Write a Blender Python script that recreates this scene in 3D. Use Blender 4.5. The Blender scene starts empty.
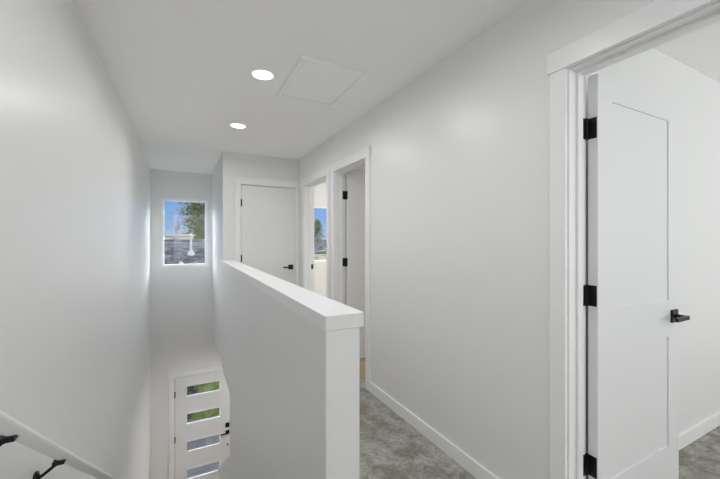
import bpy, bmesh, math, random
from mathutils import Vector, Matrix
random.seed(7)
S = bpy.context.scene
COL = S.collection

# ---------------------------------------------------------------- camera, sky, sun, light, exposure
CAM_H = 1.322
cd = bpy.data.cameras.new('camera')
cam = bpy.data.objects.new('camera', cd); COL.objects.link(cam)
cam.location = (0, 0, CAM_H)
cam.rotation_euler = (math.radians(90), 0, math.radians(-27.35))
cd.sensor_fit = 'HORIZONTAL'; cd.sensor_width = 36; cd.lens = 36 * 342.2 / 720
cd.shift_y = 0.0004
cd.clip_start = 0.02; cd.clip_end = 500
S.camera = cam

W = bpy.data.worlds.new('sky'); S.world = W; W.use_nodes = True
nt = W.node_tree; nt.nodes.clear()
n_out = nt.nodes.new('ShaderNodeOutputWorld'); n_bg = nt.nodes.new('ShaderNodeBackground')
n_tc = nt.nodes.new('ShaderNodeTexCoord'); n_sep = nt.nodes.new('ShaderNodeSeparateXYZ')
n_rmp = nt.nodes.new('ShaderNodeValToRGB')
nt.links.new(n_tc.outputs['Generated'], n_sep.inputs[0])
nt.links.new(n_sep.outputs['Z'], n_rmp.inputs[0])
nt.links.new(n_rmp.outputs[0], n_bg.inputs[0]); nt.links.new(n_bg.outputs[0], n_out.inputs[0])
e = n_rmp.color_ramp.elements
e[0].position = 0.0; e[0].color = (0.36, 0.46, 0.60, 1)
e[1].position = 0.12; e[1].color = (0.15, 0.31, 0.60, 1)
q = e.new(0.05); q.color = (0.19, 0.34, 0.62, 1)
for pos, c in ((0.17, (1.8, 2.1, 2.6)), (0.22, (19.0, 19.8, 21.0)), (0.36, (19.0, 19.8, 21.0)), (0.52, (2.4, 2.7, 3.2)), (1.0, (1.0, 1.2, 1.6))):
    q = e.new(pos); q.color = (*c, 1)
n_bg.inputs[1].default_value = 0.95

def lamp(name, kind, loc, rot, energy, size=None, size_y=None, col=(1, 1, 1), parent=None, spread=None):
    l = bpy.data.lights.new(name, kind); l.energy = energy; l.color = col
    if kind == 'AREA':
        l.shape = 'RECTANGLE' if size_y else 'DISK'
        l.size = size
        if size_y: l.size_y = size_y
        if spread: l.spread = math.radians(spread)
    o = bpy.data.objects.new(name, l); COL.objects.link(o)
    o.location = loc; o.rotation_euler = [math.radians(a) for a in rot]
    if parent: o.parent = parent
    return o
XO_L = 5.15
sun = lamp('sun', 'SUN', (0, 0, 20), (50, 0, 35), 1.6, col=(1, 0.96, 0.9)); sun.data.angle = 0.01
# fill lights added out of view, standing in for daylight and room lamps
lamp('hall_fill', 'AREA', (0.5, -2.36, 1.60), (103, 0, 0), 9.5, 1.7, 1.5, (0.98, 0.99, 1.0))
lamp('far_room_fill', 'AREA', (XO_L, 5.0, 1.45), (90, 0, 90), 36, 1.6, 1.4, (0.96, 0.985, 1.0))
lamp('bathroom_fill', 'AREA', (3.0, 2.2, 2.44), (0, 0, 0), 11, 0.6, 0.6, (1, .99, .97))
lamp('bedroom_fill', 'AREA', (3.6, -2.25, 1.4), (110, 0, 0), 33, 2.4, 1.6, (0.96, 0.985, 1.0))
S.view_settings.view_transform = 'Standard'; S.view_settings.look = 'None'
S.view_settings.gamma = 1; S.view_settings.use_curve_mapping = False
S.view_settings.exposure = 0.5
S.cycles.max_bounces = 10; S.cycles.diffuse_bounces = 7; S.cycles.glossy_bounces = 4
S.cycles.transparent_max_bounces = 12; S.cycles.caustics_reflective = False

# ---------------------------------------------------------------- materials
def mat(name, col, rough=0.5, metal=0.0, spec=0.5, noise=None, bump=None, emit=None):
    m = bpy.data.materials.new(name); m.use_nodes = True
    t = m.node_tree; b = t.nodes['Principled BSDF']
    b.inputs['Base Color'].default_value = (*col, 1); b.inputs['Roughness'].default_value = rough
    b.inputs['Metallic'].default_value = metal; b.inputs['Specular IOR Level'].default_value = spec
    tc = t.nodes.new('ShaderNodeTexCoord')
    if noise:
        sc, c2, lo, hi = noise
        n = t.nodes.new('ShaderNodeTexNoise'); n.inputs['Scale'].default_value = sc; n.inputs['Detail'].default_value = 6
        r = t.nodes.new('ShaderNodeValToRGB'); r.color_ramp.elements[0].position = lo; r.color_ramp.elements[1].position = hi
        r.color_ramp.elements[0].color = (*col, 1); r.color_ramp.elements[1].color = (*c2, 1)
        t.links.new(tc.outputs['Object'], n.inputs['Vector']); t.links.new(n.outputs[0], r.inputs[0])
        t.links.new(r.outputs[0], b.inputs['Base Color'])
    if bump:
        sc, st, di = bump
        n = t.nodes.new('ShaderNodeTexNoise'); n.inputs['Scale'].default_value = sc; n.inputs['Detail'].default_value = 4
        bp = t.nodes.new('ShaderNodeBump'); bp.inputs['Strength'].default_value = st; bp.inputs['Distance'].default_value = di
        t.links.new(tc.outputs['Object'], n.inputs['Vector']); t.links.new(n.outputs[0], bp.inputs['Height'])
        t.links.new(bp.outputs[0], b.inputs['Normal'])
    if emit:
        b.inputs['Emission Color'].default_value = (*emit[0], 1); b.inputs['Emission Strength'].default_value = emit[1]
    return m

M = {}
M['wall'] = mat('wall_paint', (0.80, 0.80, 0.795), 0.34, spec=0.5, bump=(60, 0.05, 0.002))
M['ceiling'] = mat('ceiling_paint', (0.93, 0.93, 0.925), 0.8, spec=0.2, bump=(40, 0.06, 0.002))
M['trim'] = mat('trim_paint', (0.86, 0.865, 0.865), 0.3, spec=0.45)
M['door'] = mat('door_paint', (0.80, 0.805, 0.81), 0.35, spec=0.4)
M['black'] = mat('matte_black_metal', (0.012, 0.012, 0.013), 0.35, metal=0.4)
M['dark'] = mat('dark_gap', (0.03, 0.03, 0.03), 0.9)
M['steel'] = mat('galvanised_steel', (0.11, 0.112, 0.118), 0.7, metal=0.0, spec=0.2)
M['vinyl'] = mat('window_vinyl', (0.88, 0.89, 0.90), 0.35)
M['concrete'] = mat('concrete', (0.036, 0.036, 0.037), 1.0, spec=0.0, noise=(3, (0.052, 0.052, 0.054), 0.3, 0.7))
M['grass'] = mat('grass', (0.018, 0.028, 0.007), 1.0, spec=0.0, noise=(5, (0.055, 0.07, 0.020), 0.35, 0.65))
M['bark'] = mat('bark', (0.035, 0.03, 0.027), 0.9)
M['palebark'] = mat('pale_bark', (0.11, 0.09, 0.10), 0.9, spec=0.0)
M['leaf'] = mat('evergreen_leaf', (0.02, 0.028, 0.010), 1.0, spec=0.0, noise=(2.5, (0.085, 0.098, 0.038), 0.35, 0.65))
M['leafy'] = mat('yellow_green_leaf', (0.06, 0.07, 0.025), 1.0, spec=0.0, noise=(3, (0.13, 0.135, 0.065), 0.35, 0.65))
M['ledge_shade'] = mat('ledge_shade_grey', (0.06, 0.06, 0.062), 0.9, spec=0.1)  # dark grey that paints shade onto the sky-lit lite ledges
M['darkleaf'] = mat('dark_leaf', (0.02, 0.025, 0.018), 0.9)
M['beige'] = mat('beige_siding', (0.13, 0.122, 0.108), 1.0, spec=0.0)
M['lamp'] = mat('lamp_diffuser', (1, 1, 1), 0.5, emit=((1, 0.99, 0.97), 4.0))

def carpet():
    m = mat('carpet', (0.3, 0.3, 0.28), 1.0, spec=0.05); t = m.node_tree; b = t.nodes['Principled BSDF']
    tc = t.nodes.new('ShaderNodeTexCoord')
    n1 = t.nodes.new('ShaderNodeTexNoise'); n1.inputs['Scale'].default_value = 7; n1.inputs['Detail'].default_value = 5; n1.inputs['Distortion'].default_value = 1.2
    n2 = t.nodes.new('ShaderNodeTexNoise'); n2.inputs['Scale'].default_value = 160; n2.inputs['Detail'].default_value = 3
    n3 = t.nodes.new('ShaderNodeTexNoise'); n3.inputs['Scale'].default_value = 45; n3.inputs['Detail'].default_value = 4
    for n in (n1, n2, n3): t.links.new(tc.outputs['Object'], n.inputs['Vector'])
    r1 = t.nodes.new('ShaderNodeValToRGB'); r1.color_ramp.elements[0].position = .38; r1.color_ramp.elements[1].position = .62
    r1.color_ramp.elements[0].color = (0.27, 0.253, 0.218, 1); r1.color_ramp.elements[1].color = (0.44, 0.43, 0.395, 1)
    r2 = t.nodes.new('ShaderNodeValToRGB'); r2.color_ramp.elements[0].position = .38; r2.color_ramp.elements[1].position = .6
    r2.color_ramp.elements[0].color = (0.62, 0.62, 0.6, 1); r2.color_ramp.elements[1].color = (1.1, 1.1, 1.1, 1)
    mx = t.nodes.new('ShaderNodeMixRGB'); mx.blend_type = 'MULTIPLY'; mx.inputs[0].default_value = 0.55
    t.links.new(n1.outputs[0], r1.inputs[0]); t.links.new(n3.outputs[0], r2.inputs[0])
    t.links.new(r1.outputs[0], mx.inputs[1]); t.links.new(r2.outputs[0], mx.inputs[2]); t.links.new(mx.outputs[0], b.inputs['Base Color'])
    bp = t.nodes.new('ShaderNodeBump'); bp.inputs['Strength'].default_value = 0.6; bp.inputs['Distance'].default_value = 0.006
    t.links.new(n2.outputs[0], bp.inputs['Height']); t.links.new(bp.outputs[0], b.inputs['Normal'])
    return m
M['carpet'] = carpet()

def bricky(name, c1, c2, mort, sc, bw, rh, off=0.5, ms=0.01, rough=0.8, spec=0.5):
    m = mat(name, c1, rough, spec=spec); t = m.node_tree; b = t.nodes['Principled BSDF']
    tc = t.nodes.new('ShaderNodeTexCoord'); br = t.nodes.new('ShaderNodeTexBrick')
    br.inputs['Color1'].default_value = (*c1, 1); br.inputs['Color2'].default_value = (*c2, 1); br.inputs['Mortar'].default_value = (*mort, 1)
    br.inputs['Scale'].default_value = sc; br.inputs['Brick Width'].default_value = bw; br.inputs['Row Height'].default_value = rh
    br.inputs['Mortar Size'].default_value = ms; br.offset = off
    t.links.new(tc.outputs['Object'], br.inputs['Vector']); t.links.new(br.outputs[0], b.inputs['Base Color'])
    return m
M['shingle'] = bricky('grey_shingle', (0.032, 0.034, 0.037), (0.058, 0.060, 0.065), (0.015, 0.016, 0.018), 1, 0.5, 0.28, ms=0.03, rough=1.0, spec=0.0)
t = M['shingle'].node_tree; b_ = t.nodes['Principled BSDF']; br_ = [n for n in t.nodes if n.type == 'TEX_BRICK'][0]
tc_ = [n for n in t.nodes if n.type == 'TEX_COORD'][0]
mp_ = t.nodes.new('ShaderNodeMapping'); mp_.inputs['Scale'].default_value = (1.0, 1.6, 1); nz_ = t.nodes.new('ShaderNodeTexNoise'); nz_.inputs['Scale'].default_value = 2.2; nz_.inputs['Detail'].default_value = 5
rr_ = t.nodes.new('ShaderNodeValToRGB'); rr_.color_ramp.elements[0].position = .4; rr_.color_ramp.elements[1].position = .6; rr_.color_ramp.elements[0].color = (.55, .55, .55, 1); rr_.color_ramp.elements[1].color = (1.5, 1.5, 1.5, 1)
mu_ = t.nodes.new('ShaderNodeMixRGB'); mu_.blend_type = 'MULTIPLY'; mu_.inputs[0].default_value = 1
t.links.new(tc_.outputs['Object'], mp_.inputs[0]); t.links.new(mp_.outputs[0], nz_.inputs[0]); t.links.new(nz_.outputs[0], rr_.inputs[0])
t.links.new(br_.outputs[0], mu_.inputs[1]); t.links.new(rr_.outputs[0], mu_.inputs[2]); t.links.new(mu_.outputs[0], b_.inputs['Base Color'])
M['plank'] = bricky('oak_plank', (0.36, 0.27, 0.17), (0.42, 0.32, 0.21), (0.2, 0.14, 0.08), 1, 1.2, 0.15, 0.37, 0.003, 0.5)

def glass():
    m = bpy.data.materials.new('window_glass'); m.use_nodes = True; t = m.node_tree; t.nodes.clear()
    o = t.nodes.new('ShaderNodeOutputMaterial'); mx = t.nodes.new('ShaderNodeMixShader')
    tr = t.nodes.new('ShaderNodeBsdfTransparent'); gl = t.nodes.new('ShaderNodeBsdfGlossy')
    tr.inputs[0].default_value = (0.96, 0.975, 0.97, 1); gl.inputs['Roughness'].default_value = 0.02
    mx.inputs[0].default_value = 0.025
    t.links.new(tr.outputs[0], mx.inputs[1]); t.links.new(gl.outputs[0], mx.inputs[2]); t.links.new(mx.outputs[0], o.inputs[0])
    return m
M['glass'] = glass()

# ---------------------------------------------------------------- mesh helpers
def box(bm, x0, x1, y0, y1, z0, z1, rot=None, piv=None):
    vs = [bm.verts.new((x, y, z)) for x in (x0, x1) for y in (y0, y1) for z in (z0, z1)]
    for f in ((0, 1, 3, 2), (4, 6, 7, 5), (0, 4, 5, 1), (2, 3, 7, 6), (0, 2, 6, 4), (1, 5, 7, 3)):
        bm.faces.new([vs[i] for i in f])
    if rot: bmesh.ops.rotate(bm, verts=vs, cent=piv or (0, 0, 0), matrix=rot)
    return vs
def prism_x(bm, pts, x0, x1):      # pts in (y, z), extruded along x
    a = [bm.verts.new((x0, y, z)) for y, z in pts]; b = [bm.verts.new((x1, y, z)) for y, z in pts]
    bm.faces.new(a[::-1]); bm.faces.new(b); n = len(pts)
    for i in range(n): bm.faces.new((a[i], a[(i + 1) % n], b[(i + 1) % n], b[i]))
def tube(bm, p0, p1, r, r2=None, n=14, cap=True):
    p0 = Vector(p0); p1 = Vector(p1); d = (p1 - p0)
    ret = bmesh.ops.create_cone(bm, cap_ends=cap, segments=n, radius1=r, radius2=r if r2 is None else r2, depth=d.length)
    mt = Matrix.Translation((p0 + p1) / 2) @ d.to_track_quat('Z', 'Y').to_matrix().to_4x4()
    bmesh.ops.transform(bm, matrix=mt, verts=ret['verts'])
def obj(name, bm, m, parent=None, bevel=0.0, smooth=False):
    bmesh.ops.recalc_face_normals(bm, faces=bm.faces[:])
    me = bpy.data.meshes.new(name); bm.to_mesh(me); bm.free()
    me.materials.append(M[m])
    if smooth:
        for p in me.polygons: p.use_smooth = True
    o = bpy.data.objects.new(name, me); COL.objects.link(o)
    if bevel:
        b = o.modifiers.new('bevel', 'BEVEL'); b.width = bevel; b.segments = 2; b.limit_method = 'ANGLE'
    if parent: o.parent = parent
    return o
def tag(o, label, cat, group=None, kind=None):
    if label: o['label'] = label
    if cat: o['category'] = cat
    if group: o['group'] = group
    if kind: o['kind'] = kind
    return o
def empty(name, loc=(0, 0, 0), rz=0, label=None, cat=None, group=None, kind=None):
    o = bpy.data.objects.new(name, None); o.empty_display_size = 0.1; COL.objects.link(o)
    o.location = loc; o.rotation_euler = (0, 0, math.radians(rz))
    return tag(o, label, cat, group, kind)
def struct(name, bm, m, label, cat, parent=None, bevel=0.0):
    o = obj(name, bm, m, parent, bevel)
    if not parent: tag(o, label, cat, kind='structure')
    return o
def boxes(*bs):
    bm = bmesh.new()
    for b in bs: box(bm, *b)
    return bm

# ---------------------------------------------------------------- dimensions (metres)
H = 2.455            # ceiling
LOW = -3.02          # ground floor level
XL = -0.465          # left wall face
XR, XRO = 1.455, 1.575   # right wall, hall face and room face
YC = 4.69            # closet wall face
YW = 6.45            # outer wall face
YB = -2.6            # wall behind the camera
XO = 5.2             # far side of the rooms
HD = 2.045           # head of door openings
SX0, SX1 = 0.438, 0.560
CX0 = 0.453          # closet corner  # half wall faces
YE = 1.105           # near end of the half wall
OPEN = [(0.116, 0.882), (2.685, 3.395), (3.61, 4.42)]   # doorways in the right wall

# ---------------------------------------------------------------- structure
struct('floor', boxes((XL, SX0, YB, 1.17, -0.30, 0), (SX0, SX1, YB, YE, -0.30, 0), (SX1, XR + .06, YB, YC, -0.30, 0)), 'carpet',
       'greige cut pile carpet of the upstairs hall beside the half wall', 'floor')
struct('floor_bedroom', boxes((XR + .06, XO, YB, 1.04, -0.30, 0)), 'carpet', 'greige bedroom carpet past the open door at right', 'floor')
struct('floor_bathroom', boxes((XR + .06, XO, 1.04, YW, -0.30, 0.004)), 'plank', 'oak plank floor seen through the middle doorway', 'floor')
struct('floor_foyer', boxes((XL, 3.2, 1.4, YW, LOW - 0.15, LOW)), 'plank', 'plank floor of the entry at the foot of the stairs', 'floor')
struct('ceiling', boxes((XL - .1, XO, YB, YW + .15, H, H + .15)), 'ceiling', 'flat white ceiling over the hall and stairwell', 'ceiling')
struct('wall_left', boxes((XL - .12, XL, YB - .1, YW + .15, LOW - .15, H)), 'wall', 'long white wall running beside the stairs at left', 'wall')
# right wall with its three doorways
bs = []; y = YB
for a, b in OPEN:
    bs.append((XR, XRO, y, a - .018, -0.0, H)); bs.append((XR, XRO, a - .018, b + .018, HD + .018, H)); y = b + .018
bs.append((XR, XRO, y, YW, 0, H))
struct('wall_right', boxes(*bs), 'wall', 'long white hall wall with three doorways at right', 'wall')
struct('wall_back', boxes((XL - .1, XO, YB - .12, YB, -0.3, H)), 'wall', 'white wall at the near end of the hall', 'wall')
struct('wall_room_side', boxes((XO, XO + .1, YB, YW, 0, H)), 'wall', 'far wall of the rooms off the hall', 'wall')
struct('wall_bedroom', boxes((XRO, XO, 1.0, 1.1, 0, H)), 'wall', 'white bedroom wall behind the open door at right', 'wall')
struct('wall_bathroom', boxes((XRO, XO, 3.45, 3.53, 0, H)), 'wall', 'partition behind the open middle door', 'wall')
# outer wall: stair window, far room window, front door
WIN = [(-0.319, 0.383, 0.868, 2.005), (2.20, 2.93, 0.868, 2.005)]
FD = (-0.118, 0.795)
FDZ = LOW + 2.05
T = 0.15
bs = [(XL, WIN[0][0], YW, YW + T, -0.3, H), (WIN[0][1], WIN[1][0], YW, YW + T, -0.3, H), (WIN[1][1], XO, YW, YW + T, -0.3, H),
      (XL, FD[0] - .02, YW, YW + T, LOW, -0.3), (FD[1] + .02, 3.3, YW, YW + T, LOW, -0.3), (FD[0] - .02, FD[1] + .02, YW, YW + T, FDZ + .02, -0.3)]
for w in WIN: bs += [(w[0], w[1], YW, YW + T, -0.3, w[2]), (w[0], w[1], YW, YW + T, w[3], H)]
struct('wall_far', boxes(*bs), 'wall', 'white outer wall holding the stair window and the front door below', 'wall')
# closet
struct('wall_closet', boxes((CX0, 0.674 - .018, YC, YC + .115, 0, H), (1.398 + .018, XR, YC, YC + .115, 0, H),
       (0.674 - .018, 1.398 + .018, YC, YC + .115, HD + .018, H),
       (CX0, CX0 + .115, YC + .115, YW, -.3, H), (CX0, CX0 + .115, YC, YC + .115, -.3, 0)), 'wall', 'white wall around the closet door at the end of the hall', 'wall')
struct('ceiling_foyer', boxes((SX1, 3.2, 1.4, YW, -0.304, -0.30), (SX0 + .115, XR + .06, YC, YW, -.3, -0.001)), 'ceiling', 'ceiling of the entry below the closet', 'ceiling')
# stair side: half wall above, full wall below, sloping guard wall by the last steps
struct('wall_stair', boxes((SX0, SX1, YE, YC, -0.30, 1.010)), 'wall', 'white half wall between the stairwell and the hall', 'half wall')
struct('wall_stair_lower', boxes((SX0 - .0, SX1, 1.17, 3.84, LOW, -0.30)), 'wall', 'white wall beside the stairs below the half wall', 'wall')
k = 0.708
bm = bmesh.new(); prism_x(bm, [(3.84, LOW), (5.05, LOW), (5.05, -.986 - k * (5.05 - 3.876) - .02), (3.84, -.986 + k * .036 - .02)], SX0, SX1)
struct('wall_stair_guard', bm, 'wall', 'sloping white guard wall beside the lowest stairs', 'wall')
bm = bmesh.new(); z0 = -.986 + k * .036 - .02; z1 = -.986 - k * (5.07 - 3.876) - .02
prism_x(bm, [(3.84, z0), (5.07, z1), (5.07, z1 + .022), (3.84, z0 + .022)], SX0 - .012, SX1 + .012)
struct('trim_1', bm, 'trim', 'sloping cap on the guard wall near the front door', 'trim')
struct('wall_foyer', boxes((3.2, 3.3, 1.4, YW, LOW, -0.30), (XL, 3.3, 1.3, 1.4, LOW, -.3)), 'wall', 'side wall of the entry below', 'wall')
# cap of the half wall
bm = boxes((0.431, 0.580, 1.089, YC, 1.008, 1.062))
struct('trim_2', bm, 'trim', 'white painted wooden cap along the top of the half wall', 'trim', bevel=0.003)
struct('trim_3', boxes((SX0 - .003, SX1 + .003, YE - .012, YE, 0, 1.008)), 'trim', 'white end board of the half wall', 'trim')

# stairs: 16 risers
NR = 16; rise = -LOW / NR; run = 0.25; pts = [(1.17, -0.001), (1.17, -rise)]
bm = bmesh.new(); P = []
for i in range(1, NR):
    P.append((1.17 + run * (i - 1), -rise * i)); P.append((1.17 + run * i, -rise * i))
P2 = P + [(1.17 + run * (NR - 1), LOW + .0), (1.17 + run * (NR - 2), LOW), (1.171, -rise - .30)]
prism_x(bm, P2, XL + .001, SX0 - .001)
tag(obj('stair_carpet', bm, 'carpet'), 'carpeted staircase going down between the left wall and half wall', 'stairs', kind='structure')

# baseboards
BB = 0.088
def base(name, bs, label):
    struct(name, boxes(*bs), 'trim', label, 'baseboard', bevel=0.003)
base('baseboard_right', [(XR - .014, XR, 0.882 + .076, 2.685 - .076, 0, BB)], 'white baseboard along the hall wall between two doorways')
base('baseboard_right_near', [(XR - .014, XR, YB, 0.116 - .076, 0, BB)], 'white baseboard of the near hall wall')
base('baseboard_right_far', [(XR - .014, XR, 3.395 + .076, 3.61 - .076, 0, BB)], 'short white baseboard between the two far doorways')
base('baseboard_half_wall', [(SX1, SX1 + .014, YE, YC, 0, BB)], 'white baseboard on the hall side of the half wall')
base('baseboard_bedroom', [(XRO + .1, XO, 1.0 - .014, 1.0, 0, BB)], 'white baseboard of the bedroom wall')
base('baseboard_left', [(XL, XL + .014, YB, 1.17, 0, BB)], 'white baseboard at the top of the stairs')
struct('trim_4', boxes((XL, SX0, 1.17, 1.19, -.30, 0)), 'trim', 'white board under the top landing edge', 'trim')

# ---------------------------------------------------------------- windows
def window(name, w, label):
    x0, x1, z0, z1 = w; r = empty(name, ((x0 + x1) / 2, YW, z0), label=label, cat='window', kind='structure')
    cx = (x1 - x0) / 2; h = z1 - z0; f = 0.034; a, b = 0.012, 0.085
    bm = boxes((-cx, cx, a, b, 0, f + .006), (-cx, cx, a, b, h - f, h), (-cx, -cx + f, a, b, f, h - f), (cx - f, cx, a, b, f, h - f))
    obj('window_frame', bm, 'vinyl', r, bevel=0.003)
    g = 0.012
    bm = boxes((-cx + f, cx - f, .04, .07, f, f + g), (-cx + f, cx - f, .04, .07, h - f - g, h - f), (-cx + f, -cx + f + g, .04, .07, f, h - f), (cx - f - g, cx - f, .04, .07, f, h - f))
    obj('glazing_bead', bm, 'vinyl', r)
    obj('pane', boxes((-cx + f + g, cx - f - g, .052, .058, f + g, h - f - g)), 'glass', r)
window('window_1', WIN[0], 'small white framed window over the stairwell, a grey roof outside')
window('window_2', WIN[1], 'white framed window seen through the far doorway')

# ---------------------------------------------------------------- door frames and doors
def doorframe(name, loc, rz, w, label, T=0.12, sides=(0.070, 0.070), strike=None, hinge_mark=None, room_side=True):
    r = empty(name, loc, rz, label, 'door frame', kind='structure')
    ct, rv = 0.018, 0.006
    sl, sr = sides
    # local: opening x 0..w, hall face at y=0, room at +y
    def casing(ya, yb, yh):
        obj('side_casing', boxes((-rv - sl, -rv, ya, yb, 0, HD + rv)), 'trim', r, bevel=0.002)
        obj('side_casing', boxes((w + rv, w + rv + sr, ya, yb, 0, HD + rv)), 'trim', r, bevel=0.002)
        e0 = 0.010 if sl > .06 else 0; e1 = 0.010 if sr > .06 else 0
        obj('head_casing', boxes((-rv - sl - e0, w + rv + sr + e1, yh[0], yh[1], HD + rv, HD + rv + .088)), 'trim', r, bevel=0.002)
    casing(-ct, 0, (-ct - .005, 0))
    if room_side: casing(T, T + ct - .004, (T, T + ct - .004))
    obj('jamb', boxes((-.018, 0, -0.0, T, 0, HD + .018), (w, w + .018, 0, T, 0, HD + .018), (0, w, 0, T, HD, HD + .018)), 'trim', r, bevel=0.0015)
    s0, s1 = T - .037 - .035, T - .037
    if name.endswith('closet'): s0, s1 = .040, .075
    obj('door_stop', boxes((0, .011, s0, s1, 0, HD), (w - .011, w, s0, s1, 0, HD), (.011, w - .011, s0, s1, HD - .011, HD)), 'trim', r, bevel=0.0015)
    if strike is not None:
        st = obj('strike_plate', boxes((-.0, .002, T - .034, T - .003, .958 - .032, .958 + .032), (.0, .004, T - .026, T - .012, .958 - .016, .958 + .016)), 'black', r)
        st['label'] = 'black strike plate'
    return r
doorframe('door_1', (XR, OPEN[0][1], 0), -90, OPEN[0][1] - OPEN[0][0], 'white cased frame of the bedroom doorway at far right')
doorframe('door_2', (XR, OPEN[1][1], 0), -90, OPEN[1][1] - OPEN[1][0], 'white cased frame of the middle doorway behind the half wall end')
doorframe('door_3', (XR, OPEN[2][1], 0), -90, OPEN[2][1] - OPEN[2][0], 'white cased frame of the narrow looking far doorway showing a window', strike=1)
doorframe('door_4_closet', (0.674, YC, 0), 0, 0.724, 'white cased frame of the closet doorway at the hall end', T=.115, sides=(0.070, 0.049), room_side=False)

def lever(parent, x, y, z, sgn, face=-1):   # rosette on the face at y, lever pointing sgn in x
    h = empty('door_handle', (x, y, z)); h.parent = parent
    h['label'] = 'square black lever handle'
    obj('rosette', boxes((-.033, .033, min(0, face * .009), max(0, face * .009), -.033, .033)), 'black', h, bevel=.0015)
    bm = bmesh.new(); tube(bm, (0, face * .008, 0), (0, face * .062, 0), .011)
    a, b = sorted((sgn * -.011, sgn * .118))
    box(bm, a, b, min(face * .050, face * .062), max(face * .050, face * .062), -.010, .010)
    obj('lever', bm, 'black', h, bevel=.0012)
def leaf(name, loc, w, t, hz, label, hinges='open', z0=0.012, sgn_lever=-1, hx=None, stile=.113, both=True, rec=.006):
    """local: leaf x 0..w, face toward viewer at y=0, back at y=t"""
    r = empty(name, loc, 0, label, 'door')
    top = HD - .006 - z0
    rails = [(0, .245), (.822 - z0, 1.010 - z0), (top - .103, top)]
    bs = [(0, stile, 0, t, 0, top), (w - stile, w, 0, t, 0, top)] + [(stile, w - stile, 0, t, a, b) for a, b in rails]
    obj('stile_and_rail', boxes(*bs), 'door', r).location = (0, 0, z0)
    for a, b in ((rails[0][1], rails[1][0]), (rails[1][1], rails[2][0])):
        obj('panel', boxes((stile, w - stile, rec, t - rec, a, b)), 'door', r).location = (0, 0, z0)
    return r
HZ = (1.808, 1.078, 0.335)
def open_door(name, ypin, w, label):
    t = .040; yf = ypin - .005 - t
    r = leaf(name, (1.585, yf, 0), w, t, None, label)
    for z in HZ:
        h = empty('hinge', (0, 0, z)); h.parent = r; h['label'] = 'black butt hinge'
        bm = boxes((-.0025, 0.0, .004, t - .0, -.045, .045))
        for dz in (-.03, 0, .03): tube(bm, (-.001, t * .45 + (.006 if dz else -.006), dz), (-.0035, t * .45 + (.006 if dz else -.006), dz), .0035, n=8)
        obj('hinge_plate', bm, 'black', h)
        obj('jamb_plate', boxes((-.048, -.012, t + .001, t + .0045, -.045, .045)), 'black', h)
        bm = bmesh.new()
        for q in range(5): tube(bm, (-.007, t + .002, -.045 + q * .018 + .0008), (-.007, t + .002, -.045 + (q + 1) * .018 - .0008), .0065, n=12)
        tube(bm, (-.007, t + .002, -.048), (-.007, t + .002, .048), .004, n=8)
        obj('knuckle', bm, 'black', h, smooth=False)
    lever(r, w - .060, 0, .925, -1)
    lever(r, w - .060, t, .925, -1, face=1)
    obj('latch_plate', boxes((w, w + .0015, .006, .029, .925 - .028, .925 + .028)), 'black', r)
    return r
open_door('bedroom_door', .882, .754, 'white two panel bedroom door standing wide open at far right')
open_door('bathroom_door', 3.395, .700, 'white two panel door standing open inside the middle doorway')
# closet door, closed, opening to the hall
r = leaf('closet_door', (0.677, YC + .002, 0), .718, .035, None, 'white closet door, closed, at the end of the hall', rec=.005)
for z in HZ:
    bm = bmesh.new(); tube(bm, (-.0015, -.006, z - .045), (-.0015, -.006, z + .045), .0062, n=12); tube(bm, (-.0015, -.006, z - .049), (-.0015, -.006, z + .049), .004, n=8)
    box(bm, -.003, .012, -.0015, -.0, z - .045, z + .045)
    obj('hinge', bm, 'black', r)['label'] = 'black hinge knuckle'
lever(r, .718 - .060, 0, .943, -1)
obj('shadow_gap', boxes((-.003, 0, .01, .034, 0, 2.03), (0, .718, .01, .034, 2.040, 2.044)), 'dark', r)

# front door down below
r = empty('door_5', (FD[0], YW, LOW), 0, 'white front door frame at the foot of the stairs', 'door frame', kind='structure')
w = FD[1] - FD[0]
obj('side_casing', boxes((-.09, -.012, -.018, 0, 0, 2.06)), 'trim', r, bevel=.002)
obj('side_casing', boxes((w + .012, w + .09, -.018, 0, 0, 2.06)), 'trim', r, bevel=.002)
obj('head_casing', boxes((-.10, w + .10, -.022, 0, 2.06, 2.15)), 'trim', r, bevel=.002)
obj('jamb', boxes((-.02, -.004, 0, T, 0, 2.055), (w + .004, w + .02, 0, T, 0, 2.055), (-.004, w + .004, 0, T, 2.052, 2.07)), 'trim', r)
fd = empty('front_door', (FD[0], YW + .004, LOW), 0, 'white front door with four narrow stacked glass lites, seen down the stairwell', 'door')
lt = [(-1.146, -1.308), (-1.609, -1.764), (-2.105, -2.233), (-2.550, -2.700)]
lt = [(-1.146, -1.306), (-1.612, -1.770), (-2.080, -2.238), (-2.548, -2.706)]
lx0, lx1 = 0.060 - FD[0], 0.572 - FD[0]
bs = [(0, lx0, 0, .045, .01, 2.045), (lx1, w, 0, .045, .01, 2.045)]
zt = 2.045
for a, b in lt:
    bs.append((lx0, lx1, 0, .045, a - LOW, zt)); zt = b - LOW
bs.append((lx0, lx1, 0, .045, .01, zt))
obj('door_slab', boxes(*bs), 'door', fd)
for a, b in lt:
    a -= LOW; b -= LOW
    l = obj('lite_frame', boxes((lx0 - .02, lx1 + .02, -.007, 0, a, a + .018), (lx0 - .02, lx1 + .02, -.007, 0, b - .018, b), (lx0 - .02, lx0, -.007, 0, b, a), (lx1, lx1 + .02, -.007, 0, b, a)), 'trim', fd, bevel=.002)
    obj('pane', boxes((lx0, lx1, .010, .016, b, a)), 'glass', l)
    obj('ledge_shade_strip', boxes((lx0, lx1, .016, .045, b, b + .006), (lx0, lx0 + .005, .016, .045, b, a)), 'ledge_shade', l)  # dark strips added to hide the bright sky-lit ledges
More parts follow.
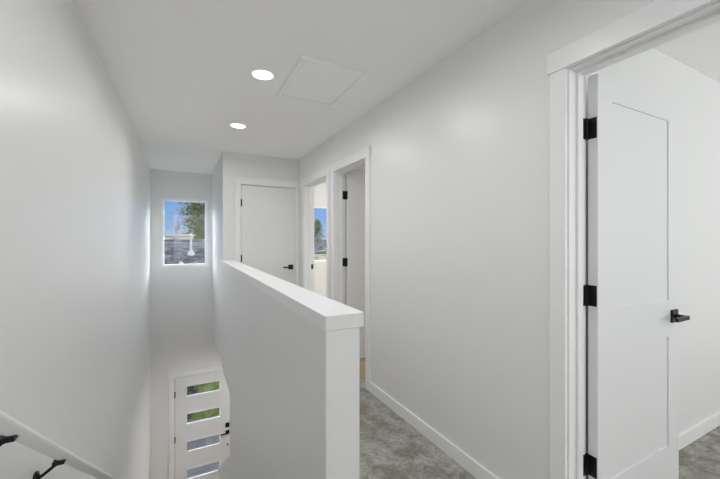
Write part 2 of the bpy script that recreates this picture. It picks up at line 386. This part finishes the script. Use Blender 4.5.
for z in (1.77, 1.02, .28):
    bm = bmesh.new(); tube(bm, (-.003, -.006, z - .05), (-.003, -.006, z + .05), .008, n=12); box(bm, -.006, .008, -.002, 0, z - .05, z + .05)
    obj('hinge', bm, 'black', fd)['label'] = 'black hinge'
obj('shadow_gap', boxes((-.004, 0, .006, .04, 0, 2.05)), 'dark', fd)
obj('deadbolt', boxes((.815 - .032, .815 + .032, -.022, 0, 1.075 - .038, 1.075 + .038), (.815 - .006, .815 + .006, -.040, -.022, 1.075 - .022, 1.075 + .022)), 'black', fd, bevel=.002)['label'] = 'square black deadbolt'
lever(fd, .815, 0, .945, -1)
bm = bmesh.new(); tube(bm, (.818, 0, .728), (.818, -.012, .728), .014)
obj('latch_button', bm, 'black', fd)['label'] = 'small round dark button'
obj('weatherstrip', boxes((w, w + .004, .006, .04, 0, 2.05)), 'dark', fd)

# ---------------------------------------------------------------- ceiling lights and attic hatch
def downlight(loc, label, power, cat='ceiling light'):
    r = empty('ceiling_light', loc, 0, label, cat, 'recessed round ceiling lights')
    bm = bmesh.new(); R0, R1 = .068, .080; n = 40
    rings = []
    for (rr, z) in ((R1, 0), (R1 - .002, -.004), (R0 + .003, -.006), (R0, -.004), (R0, 0.0)):
        rings.append([bm.verts.new((rr * math.cos(2 * math.pi * i / n), rr * math.sin(2 * math.pi * i / n), z)) for i in range(n)])
    for a, b in zip(rings, rings[1:]):
        for i in range(n): bm.faces.new((a[i], a[(i + 1) % n], b[(i + 1) % n], b[i]))
    obj('trim_ring', bm, 'trim', r, smooth=True)
    bm = bmesh.new(); bmesh.ops.create_circle(bm, cap_ends=True, segments=n, radius=R0 + .001)
    o = obj('diffuser', bm, 'lamp', r); o.location = (0, 0, -.003); o['label'] = 'glowing white diffuser'
    lamp('bulb', 'AREA', (0, 0, -.010), (0, 0, 0), power, .13, col=(1, 1, 1), parent=r, spread=170)
    return r
PW = 4.6
downlight((.486, 2.39, H), 'round recessed ceiling light nearest the attic hatch, larger in view', PW)
downlight((.486, 3.572, H), 'smaller looking round recessed ceiling light, farther down the hall toward the window', PW)
downlight((.486, 1.21, H), 'added unseen ceiling light above the near end of the half wall', 3.6)  # this and the next two continue the row unseen, added for even light
downlight((.486, .03, H), 'added unseen ceiling light over the top landing', 2.2)
downlight((.486, -1.15, H), 'added unseen ceiling light at the near end of the hall', 2.0)
downlight((1.3, 5.0, -.304), 'added unseen ceiling light of the entry below', 19.0)  # out of view, added to brighten the entry and front door
r = empty('attic_hatch', (.885, 2.35, H), 0, 'flush white square attic hatch in the ceiling', 'attic hatch')
obj('hatch_panel', boxes((-.205, .205, -.285, .285, -.008, -.001)), 'ceiling', r, bevel=.001)
obj('hatch_frame', boxes((-.235, -.209, -.315, .315, -.013, -.0005), (.209, .235, -.315, .315, -.013, -.0005), (-.209, .209, -.315, -.289, -.013, -.0005), (-.209, .209, .289, .315, -.013, -.0005)), 'ceiling', r, bevel=.001)

# ---------------------------------------------------------------- handrail
r = empty('handrail', (XL, 1.3, .8), 0, 'white wooden handrail on the left wall above the stairs', 'handrail')
sl = -.722
def rz(y): return .812 + sl * (y - 1.249)      # top of the rail
bm = bmesh.new(); rings = []; n = 20
for y in (1.02, 4.75):
    rings.append([bm.verts.new((-.390 + .0235 * math.cos(2 * math.pi * i / n) - XL, y - 1.3, rz(y) - .018 + .018 * math.sin(2 * math.pi * i / n) - .8)) for i in range(n)])
for i in range(n): bm.faces.new((rings[0][i], rings[0][(i + 1) % n], rings[1][(i + 1) % n], rings[1][i]))
bm.faces.new(rings[0]); bm.faces.new(rings[1][::-1])
ra = obj('rail', bm, 'trim', r)
for p in ra.data.polygons: p.use_smooth = len(p.vertices) == 4
for y in (1.19, 1.60, 2.45, 3.3, 4.15, 4.6):
    zu = rz(y) - .036
    b = empty('bracket', (0, y - 1.3, zu - .8)); b.parent = r; b['label'] = 'matte black rail bracket'
    bm = bmesh.new(); tube(bm, (0, 0, -.045), (.007, 0, -.045), .024, n=20); tube(bm, (.007, 0, -.045), (.012, 0, -.045), .018, .012, n=20)
    obj('wall_plate', bm, 'black', b)
    bm = bmesh.new(); pth = [(.008, 0, -.045), (.018, 0, -.041), (.054, 0, -.014), (.066, 0, -.007)]
    for p, q in zip(pth, pth[1:]): tube(bm, p, q, .0055, n=10)
    box(bm, .050, .084, -.013, .013, -.010, .002)
    obj('arm', bm, 'black', b)

# ---------------------------------------------------------------- outside
GZ = -3.12
struct('ground_lawn', boxes((-30, 60, 9.0, 120, GZ - .1, GZ)), 'grass', 'green lawn outside the front door', 'lawn')
struct('ground_walk', boxes((-10, 20, YW + T, 9.0, GZ - .1, GZ)), 'concrete', 'grey concrete walk outside the front door', 'walk')
def blob(bm, c, R, n, s, seed, flat=.5, jag=.25):
    rnd = random.Random(seed)
    for _ in range(n):
        v = Vector((rnd.gauss(0, 1), rnd.gauss(0, 1), rnd.gauss(0, 1))).normalized()
        p = Vector(c) + Vector((v.x * R[0], v.y * R[1], v.z * R[2])) * (1 - rnd.random() ** 2 * .6) * (1 + rnd.uniform(-jag, jag))
        a = Vector((rnd.uniform(-1, 1), rnd.uniform(-1, 1), rnd.uniform(-flat, flat))).normalized() * s * rnd.uniform(.6, 1.4)
        b = a.cross(Vector((rnd.uniform(-1, 1), rnd.uniform(-1, 1), rnd.uniform(-1, 1)))).normalized() * s * rnd.uniform(.3, .7)
        bm.faces.new([bm.verts.new(p + x) for x in (a, b, -a, -b)])
def trunkmesh(x, y, z0, z1, r0, r1): 
    bm = bmesh.new(); tube(bm, (x, y, z0), (x, y, z1), r0, r1, n=10); return bm
# big pine at right of the stair window view
t = empty('pine_tree', (1.45, 37.5, GZ), 0, 'tall dense pine tree rising behind the grey roof', 'tree')
bm = bmesh.new(); rnd = random.Random(3)
for i in range(40):
    z = 2.8 + i * .26; rr = 1.8 * (1 - max(0, z - 8) / 5)
    a = i * 2.4; d = rr * (.25, .75, .5)[i % 3]
    blob(bm, (math.cos(a) * d, math.sin(a) * d, z), (.95, .95, .55), 300, .12, i, .3, .35)
obj('foliage', bm, 'leaf', t)
obj('trunk', trunkmesh(0, 0, 0, 11.0, .22, .06), 'bark', t)
# bare tree
def bare(name, loc, h, seed, label, sp=.5, mt='palebark', th=.06):
    rnd = random.Random(seed); bm = bmesh.new()
    def br(p, d, L, r, lv):
        q = p + d * L; tube(bm, p, q, r, r * .6, n=5, cap=False)
        if lv == 0: return
        for _ in range(4 if lv > 1 else 5):
            nd = (d + Vector((rnd.uniform(-1, 1), rnd.uniform(-1, 1), rnd.uniform(-.2, .8))) * sp * 1.2).normalized()
            br(p + d * L * rnd.uniform(.45, 1), nd, L * rnd.uniform(.5, .75), r * .55, lv - 1)
    br(Vector((0, 0, 0)), Vector((0, 0, 1)), h * .42, th * 1.6, 4)
    o = obj(name, bm, mt); o.location = loc; return tag(o, label, 'tree')
bare('bare_tree', (-.75, 33.8, GZ), 7.6, 5, 'pale leafless tree left of the pine beyond the roof', th=.09)
bare('bare_tree', (-2.1, 37.4, GZ), 7.6, 8, 'leafless tree at the left edge of the stair window view', th=.09)
# neighbouring house: grey roof, ridge at eye height
h = empty('neighbour_house', (0, 24, GZ), 0, 'neighbouring house with a low grey shingle roof outside the stair window', 'house')
RZ = 1.25 - GZ
bm = bmesh.new(); prism_x(bm, [(0, RZ), (-8.6, RZ - 8.6 * .25), (-8.6, RZ - 8.6 * .25 - .16), (0, RZ - .16), (5.6, RZ - 5.6 * .25 - .16), (5.6, RZ - 5.6 * .25)], -9, 3.6)
ro = obj('roof', bm, 'shingle', h)
bm = bmesh.new(); tube(bm, (-9, -.02, RZ + .01), (3.6, -.02, RZ + .01), .09, n=8)
obj('ridge_cap', bm, 'shingle', h)
obj('wall', boxes((-8.6, 3.2, -8, 5.2, 0, RZ - 8 * .25 - .16)), 'beige', h)
f = empty('vent_pipe', (.391, 21, .5), 0, 'silver metal flue pipe standing on the grey roof', 'vent')
bm = bmesh.new(); tube(bm, (0, 0, .0), (0, 0, 1.02), .065, n=16); obj('pipe', bm, 'steel', f)
bm = bmesh.new(); tube(bm, (0, 0, 1.02), (0, 0, 1.06), .11, .11, n=16); tube(bm, (0, 0, 1.06), (0, 0, 1.17), .11, .04, n=16); obj('cap', bm, 'steel', f)
bm = bmesh.new(); tube(bm, (0, 0, -.06), (0, 0, .20), .20, .14, n=16); obj('flashing', bm, 'steel', f)
f = empty('roof_vent', (-.09, 19.4, .09), 0, 'small dark vent low on the grey roof', 'vent')
bm = bmesh.new(); tube(bm, (0, 0, -.06), (0, 0, .42), .06, n=12); tube(bm, (0, 0, .38), (0, 0, .5), .10, .04, n=12); obj('pipe', bm, 'dark', f)
bm = bmesh.new(); tube(bm, (0, 0, -.06), (0, 0, .14), .17, .07, n=12); obj('flashing', bm, 'steel', f)
# beige building right behind the ridge
h = empty('beige_building', (-1.6, 30.2, GZ), 0, 'low beige flat roofed building just above the grey roof ridge', 'building')
obj('wall', boxes((-5, 2.33, 0, 1.7, 0, 4.72)), 'beige', h)
obj('parapet_cap', boxes((-5.1, 2.42, -.1, 1.8, 4.72, 4.86)), 'beige', h)
obj('wall_vent', boxes((.90, 1.18, -.03, .0, 4.42, 4.6)), 'dark', h)
# seen through the far doorway's window
t = empty('conifer_tree', (9.95, 27, GZ), 0, 'pointed evergreen tree in the window of the far doorway', 'tree')
bm = bmesh.new()
for i in range(26):
    z = 1.2 + i * .19; rr = .2 + (6.1 - z) * .30
    blob(bm, (0, 0, z), (rr, rr, .22), 110, .08, 100 + i, .3, .3)
obj('foliage', bm, 'leaf', t); obj('trunk', trunkmesh(0, 0, 0, 5.8, .14, .03), 'bark', t)
h = empty('grey_shed', (9.35, 23.6, GZ), 0, 'small house with dark pitched roof below the conifer', 'house')
obj('wall', boxes((-1.3, 1.3, -1, 1, 0, 3.45)), 'beige', h)
bm = bmesh.new()
a = [(-1.6, 3.5), (0, 4.45), (1.6, 3.5), (1.6, 3.3), (0, 4.2), (-1.6, 3.3)]
v0 = [bm.verts.new((x, -1.2, z)) for x, z in a]; v1 = [bm.verts.new((x, 1.2, z)) for x, z in a]
for i in range(6): bm.faces.new((v0[i], v0[(i + 1) % 6], v1[(i + 1) % 6], v1[i]))
bm.faces.new((v0[0], v0[1], v0[4], v0[5])); bm.faces.new((v0[1], v0[2], v0[3], v0[4])); bm.faces.new((v1[0], v1[1], v1[4], v1[5])); bm.faces.new((v1[1], v1[2], v1[3], v1[4]))
obj('roof', bm, 'shingle', h)
for i, (x, y, s, lb) in enumerate(((5.0, 17.0, 1.3, 'lower yellow green bush left of the broad one outside the far doorway window'), (7.45, 20.3, 1.72, 'broad yellow green bush in front of the dark roofed house'))):
    b = empty('bush', (x, y, GZ), 0, lb, 'bush')
    bm = bmesh.new(); blob(bm, (0, 0, s), (s, s * .8, s), 1500, .13, 50 + i); obj('foliage', bm, 'leafy', b)
    obj('stem', trunkmesh(0, 0, 0, s, .08, .03), 'bark', b)
# trunk and shrub seen through the front door lites
bm = bmesh.new(); blob(bm, (0, 0, .5), (.34, .4, .62), 1500, .07, 78); blob(bm, (-.3, .3, .6), (.4, .4, .7), 1000, .07, 79)
o = obj('shrub', bm, 'darkleaf'); o.location = (-.02, 9.75, GZ); tag(o, 'very dark shrub at the left edge of the front door lites', 'shrub')
bm = bmesh.new(); blob(bm, (-1.6, 1.0, .9), (.9, .7, .9), 900, .08, 77); 
o = obj('shrub', bm, 'leaf'); o.location = (0, 10.3, GZ); tag(o, 'dark green shrub behind the very dark one outside the front door', 'shrub')
